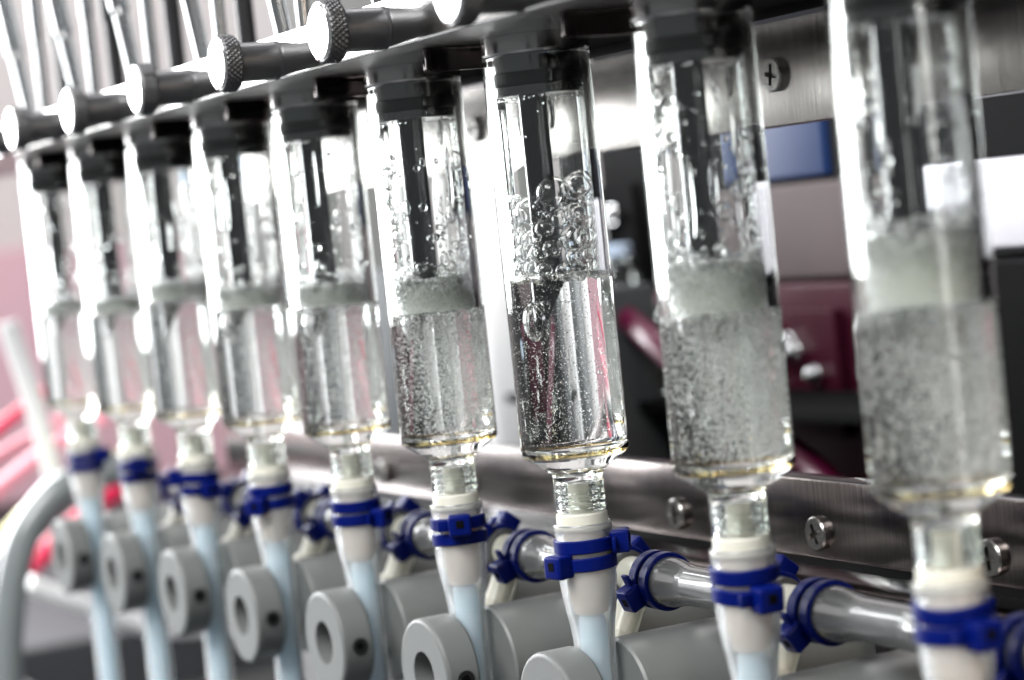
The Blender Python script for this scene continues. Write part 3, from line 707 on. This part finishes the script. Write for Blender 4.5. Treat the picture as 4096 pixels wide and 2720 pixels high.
nut_me = [G().lathe([(0, 5.2), (1.2, 5.0), (2.2, 4.2), (2.7, 3.0), (2.8, 2.0), (0, 2.0)], 24).mesh("dome", "chrome", fix=True), G().lathe([(0, 2.05), (3.6, 2.05), (3.6, 0), (0, 0)], 6).mesh("hex_base", "chrome", False, bevel=0.3, fix=True)]
NUTS = [(-203, 186, -1), (-210, 186, -7), (-191, 186, -11), (-210, 186, -20), (-200, 186, -4), (-311, 186, 4), (-311, 186, -27), (-306, 186, -22), (-300, 186, -27), (-310, 186, 38), (-303, 186, 42), (-107, 186, -14), (-107, 186, -20), (-104, 186, -9)]  # shiny domes added to give blurred highlights
NP = ["uppermost behind the eighth syringe", "second from top behind the eighth syringe", "nearest the ninth syringe behind the hoses", "lowest behind the eighth syringe", "beside the uppermost behind the eighth syringe",
      "highest by the magenta hose right of the sharp syringe", "left of a trio right of the sharp syringe", "top of a trio right of the sharp syringe", "right of a trio right of the sharp syringe",
      "left of a pair by the foam head", "right of a pair by the foam head", "middle of three at the right edge", "lowest of three at the right edge", "top of three at the right edge"]
for (x, y, z), lb in zip(NUTS, NP):
    t = thing("highlight_nut", "small chrome cap nut added for highlights, blurred, " + lb, "nut", (x * MM, y * MM, z * MM), (R_(90), 0, 0), "chrome cap nuts added for highlights")
    link("dome", nut_me[0], t); link("hex_base", nut_me[1], t)
box1("bracket_plate", (-222, -182, 186.5, 190, -30, 8), "wine_enamel", "dark wine red bracket plate holding nuts behind the eighth syringe", "bracket", 0.4)
box1("bracket_plate", (-322, -292, 186.5, 190, -40, 52), "black_void", "black bracket plate holding nuts right of the sharp syringe", "bracket", 0.4)
box1("bracket_plate", (-114, -94, 186.5, 190, -30, 0), "black_void", "black bracket plate holding nuts at the right edge", "bracket", 0.4)

# ------------------------------------------------------------------ things behind: far left
jar = thing("white_jar", "white rounded jar blurred behind the fourth and fifth syringes", "jar", (-0.53, 0.15, 0.0))
link("body", G().lathe([(0, 72), (14, 72), (20, 66), (22, 56), (22, -120), (0, -120)], 40).mesh("jar", "white_enamel"), jar)
link("lid", G().lathe([(0, 84), (13, 84), (14, 82), (14, 72.2), (0, 72.2)], 40).mesh("lid", "pale_blue"), jar)
jar = thing("white_jar", "white jar blurred in the gap left of the sharp syringe", "jar", (-0.36, 0.17, 0.0))
link("body", G().lathe([(0, 62), (9, 62), (12, 58), (13, 52), (13, -120), (0, -120)], 40).mesh("jar", "white_enamel"), jar)
link("lid", G().lathe([(0, 70), (9, 70), (9.5, 69), (9.5, 62.2), (0, 62.2)], 40).mesh("lid", "navy_plastic"), jar)
hose_thing("grey_conduit", [(-450, -6, -150), (-450, -4, -104), (-450, 0, -78), (-450, 6, -58), (-450, 16, -44), (-450, 30, -36), (-450, 60, -32)], 6, "conduit_grey", "thick grey conduit arching up at the lower left corner")
hose_thing("red_hose", [(-550, 20, -92), (-550, 30, -82), (-550, 58, -61), (-550, 90, -44)], 4, "red_hose", "red hose crossing behind the grey conduit")
hose_thing("red_hose", [(-550, 10, -32), (-550, 28, -20), (-550, 50, -7), (-550, 75, 2)], 2.6, "red_hose", "upper red hose at the left edge")
hose_thing("pink_hose", [(-560, 8, -44), (-560, 27, -33), (-560, 65, -18), (-560, 95, -8)], 2.6, "pink_hose", "pale pink hose below the upper red hose at the left edge")
hose_thing("pink_hose", [(-575, 8, -62), (-575, 29, -48), (-575, 60, -30), (-575, 95, -18)], 3, "pink_hose", "lowest pale pink hose at the left edge")
hose_thing("white_tube", [(-500, 24, 24), (-500, 25, 18), (-500, 30, -6), (-500, 34, -31), (-500, 36, -50)], 4, "pale_hose", "white tube slanting down at the left edge", "tube")
hose_thing("yellow_hose", [(-470, 0, -60), (-470, 18, -45), (-470, 34, -37), (-470, 60, -30)], 3, "yellow_hose", "pale yellow hose above the grey conduit")
box1("pink_cabinet", (-1500, -1480, -100, 480, -150, 60), "pink_panel", "blurred pink panel low on the wall at the left", "panel", 3)
box1("grey_cabinet", (-1300, -1270, 470, 560, -150, 600), "grey_cabinet", "tall grey cabinet blurred behind the rods at the top left", "cabinet", 3)
hose_thing("white_cable", [(-500, 20, -78), (-500, 45, -92), (-500, 75, -105), (-500, 120, -108)], 4, "pale_hose", "pale cable lying on the dark table at the lower left", "cable")
